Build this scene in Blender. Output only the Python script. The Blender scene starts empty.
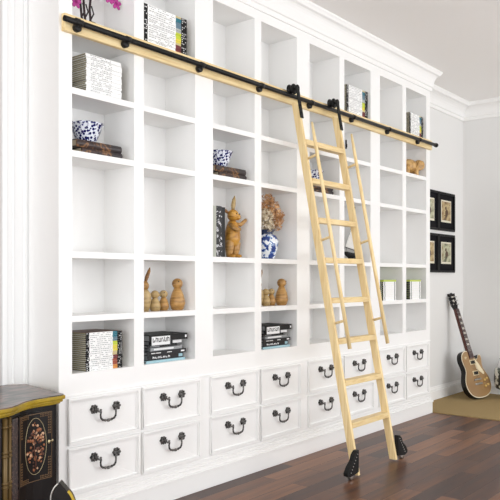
import bpy, bmesh, math, random
from mathutils import Vector, Matrix, Euler
random.seed(7)
COL = bpy.context.scene.collection
PI = math.pi

# ------------------------------------------------------------------ materials
def srgb(r, g, b):
    f = lambda c: (c/255)/12.92 if c/255 <= .04045 else ((c/255+.055)/1.055)**2.4
    return (f(r), f(g), f(b), 1)
MATS = {}
def mat(name, rgb, rough=.5, metal=0., spec=.5, coat=0.):
    if name in MATS: return MATS[name]
    m = bpy.data.materials.new(name); m.use_nodes = True
    b = m.node_tree.nodes['Principled BSDF']
    b.inputs['Base Color'].default_value = srgb(*rgb)
    b.inputs['Roughness'].default_value = rough
    b.inputs['Metallic'].default_value = metal
    b.inputs['Specular IOR Level'].default_value = spec
    b.inputs['Coat Weight'].default_value = coat
    MATS[name] = m
    return m
def nodes(m): return m.node_tree.nodes, m.node_tree.links, m.node_tree.nodes['Principled BSDF']
def ramp_mat(name, cols, scale=(1,1,1), tex='noise', nscale=5., detail=3., rough=.5, coat=0., const=False, dist=0., spec=.5, metal=0., bump=0.):
    """noise / voronoi driven colour ramp; cols = [(pos,(r,g,b))...]"""
    m = mat(name, cols[0][1], rough, metal, spec, coat)
    n, l, b = nodes(m)
    tc = n.new('ShaderNodeTexCoord'); mp = n.new('ShaderNodeMapping')
    mp.inputs['Scale'].default_value = scale
    l.new(tc.outputs['Object'], mp.inputs['Vector'])
    if tex == 'noise':
        t = n.new('ShaderNodeTexNoise'); t.inputs['Scale'].default_value = nscale
        t.inputs['Detail'].default_value = detail; t.inputs['Distortion'].default_value = dist; out = t.outputs['Fac']
    elif tex == 'voronoi':
        t = n.new('ShaderNodeTexVoronoi'); t.inputs['Scale'].default_value = nscale; out = t.outputs['Distance']
    else:
        t = n.new('ShaderNodeTexWave'); t.inputs['Scale'].default_value = nscale
        t.inputs['Distortion'].default_value = dist; t.inputs['Detail'].default_value = detail; out = t.outputs['Fac']
    l.new(mp.outputs['Vector'], t.inputs['Vector'])
    r = n.new('ShaderNodeValToRGB'); r.color_ramp.interpolation = 'CONSTANT' if const else 'LINEAR'
    while len(r.color_ramp.elements) < len(cols): r.color_ramp.elements.new(.5)
    for e, (p, c) in zip(r.color_ramp.elements, cols): e.position = p; e.color = srgb(*c)
    l.new(out, r.inputs['Fac']); l.new(r.outputs['Color'], b.inputs['Base Color'])
    if bump:
        bp = n.new('ShaderNodeBump'); bp.inputs['Strength'].default_value = bump; bp.inputs['Distance'].default_value = .004
        l.new(out, bp.inputs['Height']); l.new(bp.outputs['Normal'], b.inputs['Normal'])
    return m

M_white = mat('white_satin_paint', (248, 247, 245), .38)
M_whitecas = mat('white_gloss_trim', (249, 249, 248), .35)
M_wall = mat('pale_grey_wall_paint', (233, 232, 230), .85, spec=.2)
M_ceil = mat('ceiling_paint', (250, 248, 246), .9, spec=.2)
M_black = mat('black_iron', (16, 14, 13), .45, .0, .35)
M_blackmatte = mat('black_matte', (13, 13, 14), .55, 0, .3)
M_pew = ramp_mat('dark_pewter', [(.38, (18, 18, 19)), (.62, (120, 117, 114))], nscale=130, rough=.36, metal=.5)
def pine(name, sc, shift=2):
    return ramp_mat(name, [(.25, (222+shift, 189+shift, 130+shift)), (.5, (240+shift, 213+shift, 158+shift)), (.8, (249+shift, 228+shift, 180+shift))], scale=sc, nscale=3, detail=5, rough=.45, dist=.4)
M_pineZ = pine('pine_upright_grain', (22, 22, 1.2))
M_pineX = pine('pine_cross_grain', (1.5, 25, 25))
M_pineR = pine('pine_rung_grain', (3, 25, 25), -6)
M_steel = mat('brushed_steel', (190, 188, 184), .3, .9)

# ------------------------------------------------------------------ mesh builder
LOC = {}
class MB:
    def __init__(s): s.bm = bmesh.new(); s.mi = 0; s.sm = False
    def _f(s, vs):
        try:
            f = s.bm.faces.new(vs); f.material_index = s.mi; f.smooth = s.sm; return f
        except ValueError: return None
    def box(s, x0, x1, y0, y1, z0, z1, M=None):
        c = [Vector((x, y, z)) for x in (x0, x1) for y in (y0, y1) for z in (z0, z1)]
        if M: c = [M @ v for v in c]
        v = [s.bm.verts.new(p) for p in c]
        for q in ((0,1,3,2),(4,6,7,5),(0,4,5,1),(2,3,7,6),(0,2,6,4),(1,5,7,3)): s._f([v[i] for i in q])
        return s
    def prism(s, pts, d0, d1, axis='z', M=None):
        """closed polygon extruded along axis; pts are the two other coordinates in order"""
        def P(a, b, d):
            p = {'z': (a, b, d), 'y': (a, d, b), 'x': (d, a, b)}[axis]
            return M @ Vector(p) if M else Vector(p)
        A = [s.bm.verts.new(P(a, b, d0)) for a, b in pts]; B = [s.bm.verts.new(P(a, b, d1)) for a, b in pts]
        n = len(pts)
        s._f(A[::-1]); s._f(B)
        for i in range(n): s._f([A[i], A[(i+1) % n], B[(i+1) % n], B[i]])
        return s
    def tube(s, pts, r, seg=10, closed=False, cap=True, flat=None):
        pts = [Vector(p) for p in pts]; n = len(pts)
        rs = r if isinstance(r, (list, tuple)) else [r]*n
        rings = []; up = None
        for i, p in enumerate(pts):
            a = pts[i-1] if (i or closed) else p; b = pts[(i+1) % n] if (i < n-1 or closed) else p
            t = (b-a).normalized()
            if up is None: up = t.orthogonal().normalized()
            up = (up - t*up.dot(t))
            if up.length < 1e-6: up = t.orthogonal()
            up.normalize()
            w = t.cross(up)
            rings.append([s.bm.verts.new(p + rs[i]*(math.cos(2*PI*k/seg)*up + math.sin(2*PI*k/seg)*w)) for k in range(seg)])
        o = s.sm; s.sm = True
        for i in range(n if closed else n-1):
            A, B = rings[i], rings[(i+1) % n]
            for k in range(seg): s._f([A[k], A[(k+1) % seg], B[(k+1) % seg], B[k]])
        s.sm = o
        if cap and not closed: s._f(rings[0][::-1]); s._f(rings[-1])
        return s
    def lathe(s, prof, c=(0,0,0), seg=32, M=None, wob=None):
        c = Vector(c); rings = []
        for i, (r, z) in enumerate(prof):
            ring = []
            for k in range(seg):
                a = 2*PI*k/seg; rr = max(r, 1e-5)*(wob(a, i) if wob else 1)
                p = Vector((rr*math.cos(a), rr*math.sin(a), z))
                if M: p = M @ p
                ring.append(s.bm.verts.new(p+c))
            rings.append(ring)
        o = s.sm; s.sm = True
        for A, B in zip(rings, rings[1:]):
            for k in range(seg): s._f([A[k], A[(k+1) % seg], B[(k+1) % seg], B[k]])
        s.sm = o
        s._f(rings[0][::-1]); s._f(rings[-1])
        return s
    def ell(s, c, r, rot=(0,0,0), seg=16):
        R = Euler(rot).to_matrix()
        prof = [(math.sin(PI*i/(seg//2+2)), -math.cos(PI*i/(seg//2+2))) for i in range(seg//2+3)]
        M = R.to_4x4() @ Matrix.Diagonal((r[0], r[1], r[2], 1))
        return s.lathe(prof, c, seg, M)
    def build(s, name, m, parent=None, bevel=0., sub=0, shift=True, M=None):
        bm = s.bm
        bmesh.ops.remove_doubles(bm, verts=bm.verts, dist=1e-6)
        bmesh.ops.recalc_face_normals(bm, faces=bm.faces)
        if M is not None: bmesh.ops.transform(bm, matrix=M, verts=bm.verts)
        if parent is not None and shift and parent.name in LOC:
            bmesh.ops.translate(bm, vec=-LOC[parent.name], verts=bm.verts)
        me = bpy.data.meshes.new(name); bm.to_mesh(me); bm.free()
        for x in (m if isinstance(m, (list, tuple)) else [m]): me.materials.append(x)
        o = bpy.data.objects.new(name, me); COL.objects.link(o)
        if parent is not None:
            o.parent = parent
            if parent.name in LOC: LOC[o.name] = LOC[parent.name]
        if bevel:
            b = o.modifiers.new('bevel', 'BEVEL'); b.width = bevel; b.segments = 2; b.limit_method = 'ANGLE'; b.angle_limit = math.radians(40)
        if sub:
            q = o.modifiers.new('sub', 'SUBSURF'); q.levels = sub; q.render_levels = sub
        return o
    def solo(s, name, m, label, cat, group=None, **k):
        xs = [v.co.x for v in s.bm.verts]; ys = [v.co.y for v in s.bm.verts]; z = min(v.co.z for v in s.bm.verts)
        c = Vector(((min(xs)+max(xs))/2, (min(ys)+max(ys))/2, z))
        bmesh.ops.translate(s.bm, vec=-c, verts=s.bm.verts)
        o = s.build(name, m, **k); o.location = c; LOC[o.name] = c
        tag(o, label, cat, group); return o
def tag(o, label=None, cat=None, group=None, kind=None):
    if label: o['label'] = label
    if cat: o['category'] = cat
    if group: o['group'] = group
    if kind: o['kind'] = kind
    return o
def thing(name, loc, label, cat, group=None, rz=0):
    o = bpy.data.objects.new(name, None); COL.objects.link(o); o.location = loc; o.rotation_euler = (0,0,rz)
    o.empty_display_size = .05
    LOC[o.name] = Vector(loc); return tag(o, label, cat, group)
def struct(mb, name, m, **k): return tag(mb.build(name, m, **k), kind='structure')
def copy_tree(o, dx=0, label=None, parent=None):
    c = o.copy(); COL.objects.link(c)
    if parent is not None: c.parent = parent
    else: c.location = o.location + Vector((dx, 0, 0))
    for ch in list(o.children): copy_tree(ch, parent=c)
    if label: c['label'] = label
    return c

# ------------------------------------------------------------------ constants
H = 1.197
CEIL = 3.06
WY = .262            # wall behind the bookcase
XR = 5.39            # far wall
XL, YF = -3.6, -5.2
ZA, ZB, ZC, ZD, ZO, ZT = 2.108, 1.810, 1.330, 1.025, .750, 2.400

# ------------------------------------------------------------------ camera
cam = bpy.data.cameras.new('camera'); co = bpy.data.objects.new('camera', cam); COL.objects.link(co)
co.location = (-2.05254, -2.78715, H)
co.rotation_euler = (PI/2, 0, math.radians(38.75672-90))
cam.sensor_width = 36; cam.lens = 51.84; cam.shift_y = 29.5/500; cam.clip_start = .05
bpy.context.scene.camera = co

# ------------------------------------------------------------------ floor
def floor_mat():
    m = mat('walnut_plank_floor', (80, 55, 42), .3, spec=.22)
    n, l, b = nodes(m)
    tc = n.new('ShaderNodeTexCoord')
    br = n.new('ShaderNodeTexBrick'); br.offset = .37; br.offset_frequency = 2
    br.inputs['Scale'].default_value = 1; br.inputs['Brick Width'].default_value = .86; br.inputs['Row Height'].default_value = .112
    br.inputs['Mortar Size'].default_value = .0018; br.inputs['Mortar Smooth'].default_value = .3; br.inputs['Bias'].default_value = 0
    br.inputs['Color1'].default_value = (0,0,0,1); br.inputs['Color2'].default_value = (1,1,1,1); br.inputs['Mortar'].default_value = (.3,.3,.3,1)
    l.new(tc.outputs['Object'], br.inputs['Vector'])
    mp = n.new('ShaderNodeMapping'); mp.inputs['Scale'].default_value = (.9, 15, 1); l.new(tc.outputs['Object'], mp.inputs['Vector'])
    ad = n.new('ShaderNodeVectorMath'); ad.operation = 'ADD'
    sc = n.new('ShaderNodeVectorMath'); sc.operation = 'SCALE'; sc.inputs['Scale'].default_value = 37
    l.new(br.outputs['Color'], sc.inputs[0]); l.new(mp.outputs['Vector'], ad.inputs[0]); l.new(sc.outputs['Vector'], ad.inputs[1])
    nz = n.new('ShaderNodeTexNoise'); nz.inputs['Scale'].default_value = 1.6; nz.inputs['Detail'].default_value = 6; nz.inputs['Roughness'].default_value = .6; nz.inputs['Distortion'].default_value = .25
    l.new(ad.outputs['Vector'], nz.inputs['Vector'])
    mx = n.new('ShaderNodeMath'); mx.operation = 'MULTIPLY_ADD'; mx.inputs[1].default_value = .5; l.new(br.outputs['Color'], mx.inputs[0])
    mm = n.new('ShaderNodeMath'); mm.operation = 'MULTIPLY'; mm.inputs[1].default_value = .85; l.new(nz.outputs['Fac'], mm.inputs[0]); l.new(mm.outputs[0], mx.inputs[2])
    r = n.new('ShaderNodeValToRGB'); e = r.color_ramp.elements
    e[0].position = .28; e[0].color = srgb(50, 33, 29); e[1].position = .98; e[1].color = srgb(142, 98, 70)
    x = e.new(.5); x.color = srgb(76, 51, 41); x = e.new(.70); x.color = srgb(102, 69, 50)
    l.new(mx.outputs[0], r.inputs['Fac'])
    dk = n.new('ShaderNodeMixRGB'); dk.blend_type = 'MIX'; dk.inputs['Color2'].default_value = srgb(38, 27, 24)
    l.new(br.outputs['Fac'], dk.inputs['Fac']); l.new(r.outputs['Color'], dk.inputs['Color1'])
    l.new(dk.outputs['Color'], b.inputs['Base Color'])
    rr = n.new('ShaderNodeMath'); rr.operation = 'MULTIPLY_ADD'; rr.inputs[1].default_value = .14; rr.inputs[2].default_value = .27
    l.new(nz.outputs['Fac'], rr.inputs[0]); l.new(rr.outputs[0], b.inputs['Roughness'])
    bp = n.new('ShaderNodeBump'); bp.inputs['Strength'].default_value = .25; bp.inputs['Distance'].default_value = .003; bp.invert = True
    l.new(br.outputs['Fac'], bp.inputs['Height']); l.new(bp.outputs['Normal'], b.inputs['Normal'])
    return m
struct(MB().box(XL-.2, XR+.2, YF-.2, WY+.2, -.1, 0), 'floor', floor_mat())
struct(MB().box(XL-.2, XR+.2, YF-.2, WY+.2, CEIL, CEIL+.1), 'ceiling', M_ceil)
struct(MB().box(XR, XR+.2, YF-.2, WY+.2, 0, CEIL), 'wall_right', M_wall)
# wall behind the bookcase, with a doorway left of it
w = MB(); w.box(-.135, XR, WY, WY+.2, 0, CEIL); w.box(XL-.2, -1.2, WY, WY+.2, 0, CEIL); w.box(-1.2, -.135, WY, WY+.2, 2.75, CEIL)
struct(w, 'wall_back', M_wall)
# left and camera side walls: large windows
w = MB()
w.box(XL-.2, XL, YF, WY, 0, .25); w.box(XL-.2, XL, YF, WY, 2.75, CEIL)
w.box(XL-.2, XL, YF, -4.6, .25, 2.75); w.box(XL-.2, XL, -.5, WY, .25, 2.75)
struct(w, 'wall_left', M_wall)
w = MB()
w.box(XL, XR, YF-.2, YF, 0, .25); w.box(XL, XR, YF-.2, YF, 2.75, CEIL)
for a, b_ in ((XL, -3.2), (-.6, -.3), (2.3, 2.6), (5.1, XR)): w.box(a, b_, YF-.2, YF, .25, 2.75)
struct(w, 'wall_front', M_wall)
def window(n, horiz, a, b_, z0=.25, z1=2.75):
    m = MB(); t = .05
    def bx(p0, p1, q0, q1):
        if horiz: m.box(p0, p1, YF-.13, YF-.07, q0, q1)
        else: m.box(XL-.13, XL-.07, p0, p1, q0, q1)
    bx(a, b_, z0, z0+t); bx(a, b_, z1-t, z1)
    for k in range(4):
        x = a+(b_-a-t)*k/3; bx(x, x+t, z0+t, z1-t)
    struct(m, 'window_%d' % n, M_whitecas)
window(1, True, -3.2, -.6); window(2, True, -.3, 2.3); window(3, True, 2.6, 5.1); window(4, False, -4.6, -.5)
# door and casing left of the bookcase
m = MB(); m.box(-1.2, -.135, WY+.04, WY+.09, 0, 2.75)
for z0, z1 in ((.2, 1.1), (1.25, 2.6)):
    for x0, x1 in ((-1.08, -.73), (-.6, -.25)): m.box(x0, x1, WY+.03, WY+.04, z0, z1)
struct(m, 'door_1', mat('brown_door_wood', (110, 84, 66), .5), bevel=.004)
m = MB()
def casing(m, x0, x1, y):
    w_ = x1-x0
    for a, b_, d in ((0, .2, .024), (.2, .42, .016), (.42, .47, .020), (.47, .86, .014), (.86, 1., .022)):
        m.box(x0+a*w_, x0+b_*w_, y-d, y, 0, 2.87)
casing(m, -.142, -.002, WY); casing(m, -1.33, -1.195, WY); m.box(-1.33, -.002, WY-.028, WY, 2.87, 2.96)
struct(m, 'trim_1', M_whitecas, bevel=.003)
# baseboards and crown mouldings
def base(m, x0, x1, horiz, y):
    prof = [(0, 0), (0, .135), (.006, .135), (.008, .118), (.013, .112), (.013, .098), (.018, .094), (.018, 0)]
    if horiz: m.prism([(y-a, b_) for a, b_ in prof], x0, x1, 'x')
    else: m.prism([(y-a, b_) for a, b_ in prof], x0, x1, 'y')
m = MB(); base(m, 4.0, XR, True, WY); struct(m, 'baseboard_back', M_white)
m = MB(); base(m, YF, WY, False, XR); struct(m, 'baseboard_right', M_white)
def crownprof(h, p):
    pts = [(0, 0), (.012, 0), (.016, .012), (.016, .03), (.024, .036)]
    for i in range(7):
        a = PI/2*i/6; pts.append((.024+(p-.044)*(1-math.cos(a)), .036+(h-.075)*math.sin(a)))
    pts += [(p-.014, h-.036), (p-.006, h-.02), (p, h-.012), (p, h), (0, h)]
    return pts
m = MB(); cp = crownprof(.17, .12)
m.prism([(WY-a, CEIL-.17+z) for a, z in cp], 4.0, XR, 'x'); struct(m, 'trim_2', M_white)
m = MB(); m.prism([(XR-a, CEIL-.17+z) for a, z in cp], YF, WY, 'y'); struct(m, 'trim_3', M_white)
m = MB(); m.prism([(WY-a, CEIL-.17+z) for a, z in cp], XL, -.1, 'x'); struct(m, 'trim_4', M_white)

# carpet
M_carpet = ramp_mat('tan_carpet_pile', [(.3, (150, 127, 88)), (.7, (172, 150, 108))], nscale=120, detail=4, rough=.95, spec=.1, bump=.6)
MB().box(4.022, 5.368, -3.6, .24, 0, .008).solo('carpet', M_carpet, 'tan carpet on the floor under the guitar beyond the bookcase', 'carpet')

# ------------------------------------------------------------------ bookcase
bc = thing('built_in_bookcase', (2, 0, 0), 'white wall-length built-in bookcase with open cubbies above two rows of drawers', 'bookcase')
OP = []
for n in range(4): OP += [(n+.0755, n+.466), (n+.5335, n+.924)]
TOPZ = 2.826; DEP = .238
m = MB()
# uprights between openings (full depth)
edges = [0.] + [v for o in OP for v in o] + [4.]
for i in range(0, len(edges), 2): m.box(edges[i], edges[i+1], 0, DEP, .17, 2.9)
for x0, x1 in OP:
    m.box(x0, x1, 0, DEP, TOPZ, 2.9)
    m.box(x0, x1, 0, DEP, .17, ZO)
m.box(0, 4, DEP, WY-.002, 0, 2.9); m.box(0, 4, .0, DEP, 0, .17)
m.build('carcass', M_white, bc)
for x0, x1 in OP:
    for z, nm in ((ZT, .03), (ZA, .03), (ZB, .03), (ZC, .03), (ZD, .03)):
        MB().box(x0, x1, .001, DEP, z-nm, z).build('shelf', M_white, bc)
# thin bead round each opening column
# crown
m = MB(); cp = crownprof(CEIL-2.885, .085)
seq = [(-.0, 0), (4.0, 0)]
A = []
for a, z in cp:
    A.append([Vector((-a, WY-.001, 2.885+z)), Vector((-a, -a, 2.885+z)), Vector((4+a, -a, 2.885+z)), Vector((4+a, WY-.001, 2.885+z))])
vs = [[m.bm.verts.new(p) for p in r] for r in A]
for i in range(len(vs)):
    P, Q = vs[i], vs[(i+1) % len(vs)]
    for k in range(3): m._f([P[k], P[k+1], Q[k+1], Q[k]])
m._f([r[0] for r in vs]); m._f([r[3] for r in vs][::-1])
m.build('crown_moulding', M_white, bc)
# plinth
m = MB()
for d, z0, z1 in ((.018, 0, .098), (.024, .098, .112), (.014, .112, .132), (.008, .132, .15), (.003, .15, .17)):
    m.box(-d*.5, 4+d, -d, .02, z0, z1); 
m.build('plinth', M_white, bc, bevel=.003)
# drawers
def handle_mesh():
    m = MB()
    for s in (-1, 1):
        M = Matrix.Translation((s*.07, -.012, .030)) @ Matrix.Rotation(PI/2, 4, 'X')
        m.lathe([(.001, -.012), (.021, -.012), (.022, -.008), (.017, -.004), (.016, 0), (.010, .004), (.0075, .010), (.001, .012)], (0,0,0), 20, M, wob=lambda a, i: 1+.13*math.cos(6*a))
        for k in range(6):
            a = k*PI/3; m.ell((s*.07+.015*math.cos(a), -.016, .030+.015*math.sin(a)), (.0065, .005, .0065), seg=8)
        m.ell((s*.07, -.024, .030), (.008, .008, .008), seg=10)
    pts = [(-.066, -.024, .028), (-.056, -.028, .018), (-.048, -.030, .024), (-.046, -.030, .018), (-.0485, -.029, .002), (-.046, -.029, -.014), (-.036, -.030, -.024), (-.018, -.030, -.028)]
    pts = pts + [(0, -.030, -.030)] + [(-x, y, z) for x, y, z in pts[::-1]]
    rs = [.004, .005, .006, .005, .0045, .005, .0055, .005]; rs = rs+[.007]+rs[::-1]
    m.tube(pts, rs, 8)
    m.ell((0, -.030, -.030), (.013, .007, .008), seg=10)
    for s in (-1, 1): m.ell((s*.02, -.030, -.028), (.006, .006, .007), seg=8); m.ell((s*.048, -.030, .026), (.006, .006, .006), seg=8)
    return m
hm = None
for i, (x0, x1) in enumerate(OP):
    a0, a1 = (x0-.029, x1+.030) if i % 2 == 0 else (x0-.017, x1+.035)
    for z0, z1 in ((.414, .635), (.182, .402)):
        m = MB(); f = .014; th = .016
        m.box(a0, a1, -th, 0, z0, z0+f); m.box(a0, a1, -th, 0, z1-f, z1)
        m.box(a0, a0+f, -th, 0, z0+f, z1-f); m.box(a1-f, a1, -th, 0, z0+f, z1-f)
        m.box(a0+f, a1-f, -.003, 0, z0+f, z1-f)
        g = f+.007
        for b0, b1, c0, c1 in ((a0+f, a1-f, z0+f, z0+g), (a0+f, a1-f, z1-g, z1-f), (a0+f, a0+g, z0+g, z1-g), (a1-g, a1-f, z0+g, z1-g)): m.box(b0, b1, -.009, -.003, c0, c1)
        d = m.build('drawer', M_white, bc, bevel=.0015)
        cx = (a0+a1)/2; cz = (z0+z1)/2
        if hm is None:
            h0 = handle_mesh().build('handle', M_pew); hm = h0.data; h = h0
        else:
            h = bpy.data.objects.new('handle', hm); COL.objects.link(h)
        h.parent = d; h.location = Vector((cx, 0, cz+.012)) - LOC[bc.name]
# moulding strip above drawers
MB().box(0, 4, -.006, 0, .642, .652).build('bead_moulding', M_white, bc, bevel=.002)

# ------------------------------------------------------------------ ladder rail
rl = thing('ladder_rail', (2, -.03, 2.355), 'long pine board with black steel pipe rail fixed across the bookcase shelves', 'rail')
MB().box(.014, 3.99, -.026, 0, 2.355, 2.437).build('board', M_pineX, rl, bevel=.003)
PY, PZ, PR = -.058, 2.396, .0135
MB().tube([(-.012, PY, PZ), (4.005, PY, PZ)], PR, 14).build('pipe', M_black, rl)
for x in (.077, .373, .919, 1.466, 2.02, 2.573, 3.127, 3.674):
    m = MB(); R90 = Matrix.Rotation(PI/2, 4, 'X')
    m.lathe([(.020, 0), (.020, .020), (.016, .024), (.001, .024)], (x, -.026, PZ-.017), 20, R90)
    m.tube([(x-.014, PY, PZ), (x+.014, PY, PZ)], .0165, 14)
    m.build('pipe_bracket', M_black, rl)
for x, e in ((.06, .019), (4.0, .019)):
    MB().tube([(x-.012, PY, PZ), (x+.012, PY, PZ)], e, 14).build('end_stop', M_black, rl, bevel=.002)

# ------------------------------------------------------------------ ladder
ld = thing('library_ladder', (2.005, -.55, 0), 'tall pine library ladder leaning on the rail, with slim handrails and black casters', 'ladder')
SL = math.atan2(.45, 2.345)
XLs, XRs = 1.765, 2.250
LM = Matrix.Translation((0, -.55, 0)) @ Matrix.Rotation(-SL, 4, 'X')   # local z runs up the ladder
LEN = 2.39
for x in (XLs, XRs):
    m = MB(); m.prism([(-.024, 0.005), (.024, .0145), (.024, LEN), (-.024, LEN-.03)], x-.0115, x+.0115, 'x', LM)
    m.build('side_rail', M_pineZ, ld, bevel=.002)
for k in range(8):
    m = MB(); Z = .318+.2545*k; Y = -.55+math.tan(SL)*Z
    m.box(XLs+.0115, XRs-.0115, Y-.030, Y+.026, Z-.034, Z)
    m.build('rung', M_pineR, ld, bevel=.002)
for x in (XLs, XRs):
    top = Vector((x, -.228, 2.198)); bot = Vector((x, -.506, .772))
    m = MB(); d = top-bot
    m.tube([bot, bot+d*.5, top-d*.08, top], [.0125, .0125, .011, .007], 12)
    hr = m.build('handrail', M_pineZ, ld)
    for z in (1.99, 1.465, .945):
        t = (z-.772)/(2.198-.772); p = bot+d*t
        q = Vector((x, -.55+math.tan(SL)*(z-.02)-.03, z-.02))
        MB().tube([q, p], .0085, 10).build('peg', M_pineX, hr)
# roller hooks over the pipe
for x in (XLs, XRs):
    m = MB()
    yb = -.55+math.tan(SL)*2.345-.030/math.cos(SL)
    def fy(z): return -.55+math.tan(SL)*z-.026/math.cos(SL)
    # strap down the front of the side rail, up to the wheel
    z0, z1 = 2.235, 2.345
    yt = -.112
    m.prism([(fy(z0), z0), (fy(z0)-.008, z0), (fy(z1)-.008, z1), (yt-.008, 2.434), (yt, 2.434), (fy(z1), z1)], x-.016, x+.016, 'x')
    m.lathe([(.001, 0), (.020, 0), (.023, .004), (.020, .008), (.001, .008)], (x, yt, 2.434), 22, Matrix.Rotation(PI/2, 4, 'X'))
    m.tube([(x, yt, 2.434), (x, PY, 2.434)], .010, 12)
    m.tube([(x, fy(2.27)-.012, 2.27), (x, fy(2.27)-.006, 2.27)], .007, 8); m.tube([(x, fy(2.32)-.012, 2.32), (x, fy(2.32)-.006, 2.32)], .007, 8)
    h = m.build('roller_hook', M_blackmatte, ld, bevel=.002)
    m = MB(); Ry = Matrix.Rotation(PI/2, 4, 'Y')
    M = Matrix.Rotation(PI/2, 4, 'X')
    m.lathe([(.001, -.020), (.030, -.020), (.034, -.017), (.034, -.013), (.022, -.009), (.022, .013), (.034, .016), (.034, .020), (.030, .023), (.001, .023)], (x, PY-.012, PZ+PR+.022), 22, M)
    m.build('wheel', M_blackmatte, h)
# floor casters flaring out from the feet
for x, s in ((XLs-.013, -1), (XRs+.013, 1)):
    m = MB()
    pl = [(0, .168), (.022, .165), (.045, .145), (.060, .112), (.095, .082), (.118, .050), (.116, .032), (.085, .022), (.04, .026), (0, .034)]
    m.prism([(x+s*a*1.14, b_) for a, b_ in pl], -.578, -.548, 'y')
    c = m.build('caster_bracket', M_blackmatte, ld, bevel=.003)
    m = MB()
    for k in range(7):
        t = k/6; px, pz = x+s*(.018+.075*t), .145-.098*t
        m.ell((px, -.5795, pz), (.0035, .0025, .0035), seg=8)
    m.build('rivet_row', M_steel, c)
    m = MB(); M = Matrix.Rotation(PI/2, 4, 'X')
    m.lathe([(.001, -.012), (.018, -.012), (.0215, -.008), (.0215, .008), (.018, .012), (.001, .012)], (x+s*.072, -.563, .0215), 18, M)
    m.build('wheel', M_steel, c)

# ------------------------------------------------------------------ magazines
M_pages = ramp_mat('page_edges', [(.3, (150, 140, 122)), (.6, (196, 188, 172))], scale=(1, 1, 60), nscale=6, rough=.8)
M_pagesdark = ramp_mat('olive_page_edges', [(.35, (92, 86, 66)), (.6, (176, 168, 140))], scale=(1, 1, 60), nscale=5, rough=.7)
M_mottle = ramp_mat('mottled_page_edges', [(.42, (36, 38, 34)), (.5, (150, 150, 142)), (.58, (226, 226, 220))], nscale=45, rough=.7)
M_spine = mat('white_spine', (250, 250, 248), .4)
M_ink = mat('grey_ink', (120, 120, 122), .6)
M_blk = mat('black_print', (12, 12, 13), .5, 0, .3)
M_brown = mat('brown_cover', (122, 84, 66), .4)
M_lime = mat('lime_cover', (196, 212, 92), .45)
BAND = {'teal': (28, 110, 128), 'slate blue': (96, 124, 140), 'pale grey': (176, 180, 176), 'sand': (206, 190, 140), 'lime': (196, 208, 52), 'yellow': (226, 208, 70),
        'maroon': (112, 42, 44), 'orange': (206, 136, 60), 'rust': (160, 74, 48)}
def magazine(x0, x1, y0, dep, z0, th, band, label, group, top=None, kind='std'):
    """flat magazine lying down, spine towards the room"""
    L = x1-x0; m = MB(); g = .0006
    mats = [{'std': M_pagesdark, 'plain': M_pagesdark, 'lime': M_mottle, 'limetop': M_lime}[kind], M_spine, M_blk, mat('band_'+band.replace(' ', '_'), BAND[band]) if band else M_spine, M_ink, top or M_spine]
    m.mi = 0; m.box(x0+.001, x1-.001, y0+.002, y0+dep-.001, z0+.0008, z0+th-.0016)
    m.mi = 5; m.box(x0, x1, y0+.001, y0+dep, z0+th-.0016, z0+th-g); m.mi = {'std': 2, 'plain': 4 if random.random() < .3 else 1, 'lime': 4, 'limetop': 5}[kind]
    m.box(x0, x1, y0+.001, y0+dep, z0, z0+.0008)
    segs = {'std': ((0, .09, 2), (.09, .73, 1), (.73, .86, 3), (.86, 1, 2)), 'plain': ((0, 1, 1),),
                'limetop': ((0, 1, 5),), 'lime': ((0, .08, 1), (.08, .14, 4), (.14, .86, 1), (.86, .92, 4), (.92, 1, 1))}[kind]
    zt = z0+th-g
    for a, b_, i in segs:
        m.mi = i; m.box(x0+a*L, x0+b_*L, y0, y0+.002, z0, zt)
    # printed line of text on the spine
    m.mi = 4; zc = z0+th*.46
    if not kind.startswith('lime'):
        p = .12
        while p < .70:
            q = p+random.uniform(.02, .07)
            if random.random() < .8: m.box(x0+p*L, x0+min(q, .71)*L, y0-.0004, y0, zc-th*.11, zc+th*.11)
            p = q+.012
    if kind == 'std':
        m.mi = 1
        for p in (.02, .05): 
            if random.random() < .45: m.box(x0+p*L, x0+(p+.02)*L, y0-.0004, y0, zc-th*.2, zc+th*.25)
        for p in (.88, .92, .96):
            if random.random() < .4: m.box(x0+p*L, x0+(p+.016)*L, y0-.0004, y0, zc-th*.22, zc+th*.22)
    return m.solo('magazine', mats, label, 'magazine', group)
ORD = 'first second third fourth fifth sixth seventh eighth ninth tenth eleventh twelfth'.split()
def place(k, n, short=False):
    if k == n-1: return 'topmost'
    if k == 0: return 'lowest'
    return ORD[n-1-k]+' from the top' if k >= n/2 else ORD[k]+' from the bottom'
def colour_stack(x0, x1, y0, z0, zt, dep, where, group, bands, brown_top=False, mid=None):
    n = sum(c for _, c in bands); th = (zt-z0)/n; k = 0
    for bn, (b_, c) in enumerate(bands):
        for j in range(c):
            dx = random.uniform(-.002, .002); dy = random.uniform(0, .004)
            lab = 'magazine with %s end band, %s, %s' % (b_, place(k, n), where)
            magazine(x0+dx, x1+dx, y0+dy, dep, z0+k*th, th, b_, lab, group, M_brown if (brown_top and k == n-1) else None)
            k += 1
B1 = [('orange', 3), ('rust', 2), ('maroon', 3), ('sand', 1), ('yellow', 2), ('lime', 3), ('pale grey', 2), ('slate blue', 3), ('teal', 2), ('sand', 1)]
colour_stack(.545, .872, .012, ZT, 2.652, .205, 'far left top-shelf stack', 'magazines stacked on the top shelf in the second column', B1)
colour_stack(2.602, 2.918, .02, ZT, 2.662, .20, 'top-shelf stack right of ladder', 'magazines stacked on the top shelf in the sixth column', B1)
colour_stack(3.640, 3.905, .02, ZT, 2.640, .20, 'far right top-shelf stack', 'magazines stacked on the top shelf in the eighth column', B1)
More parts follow.
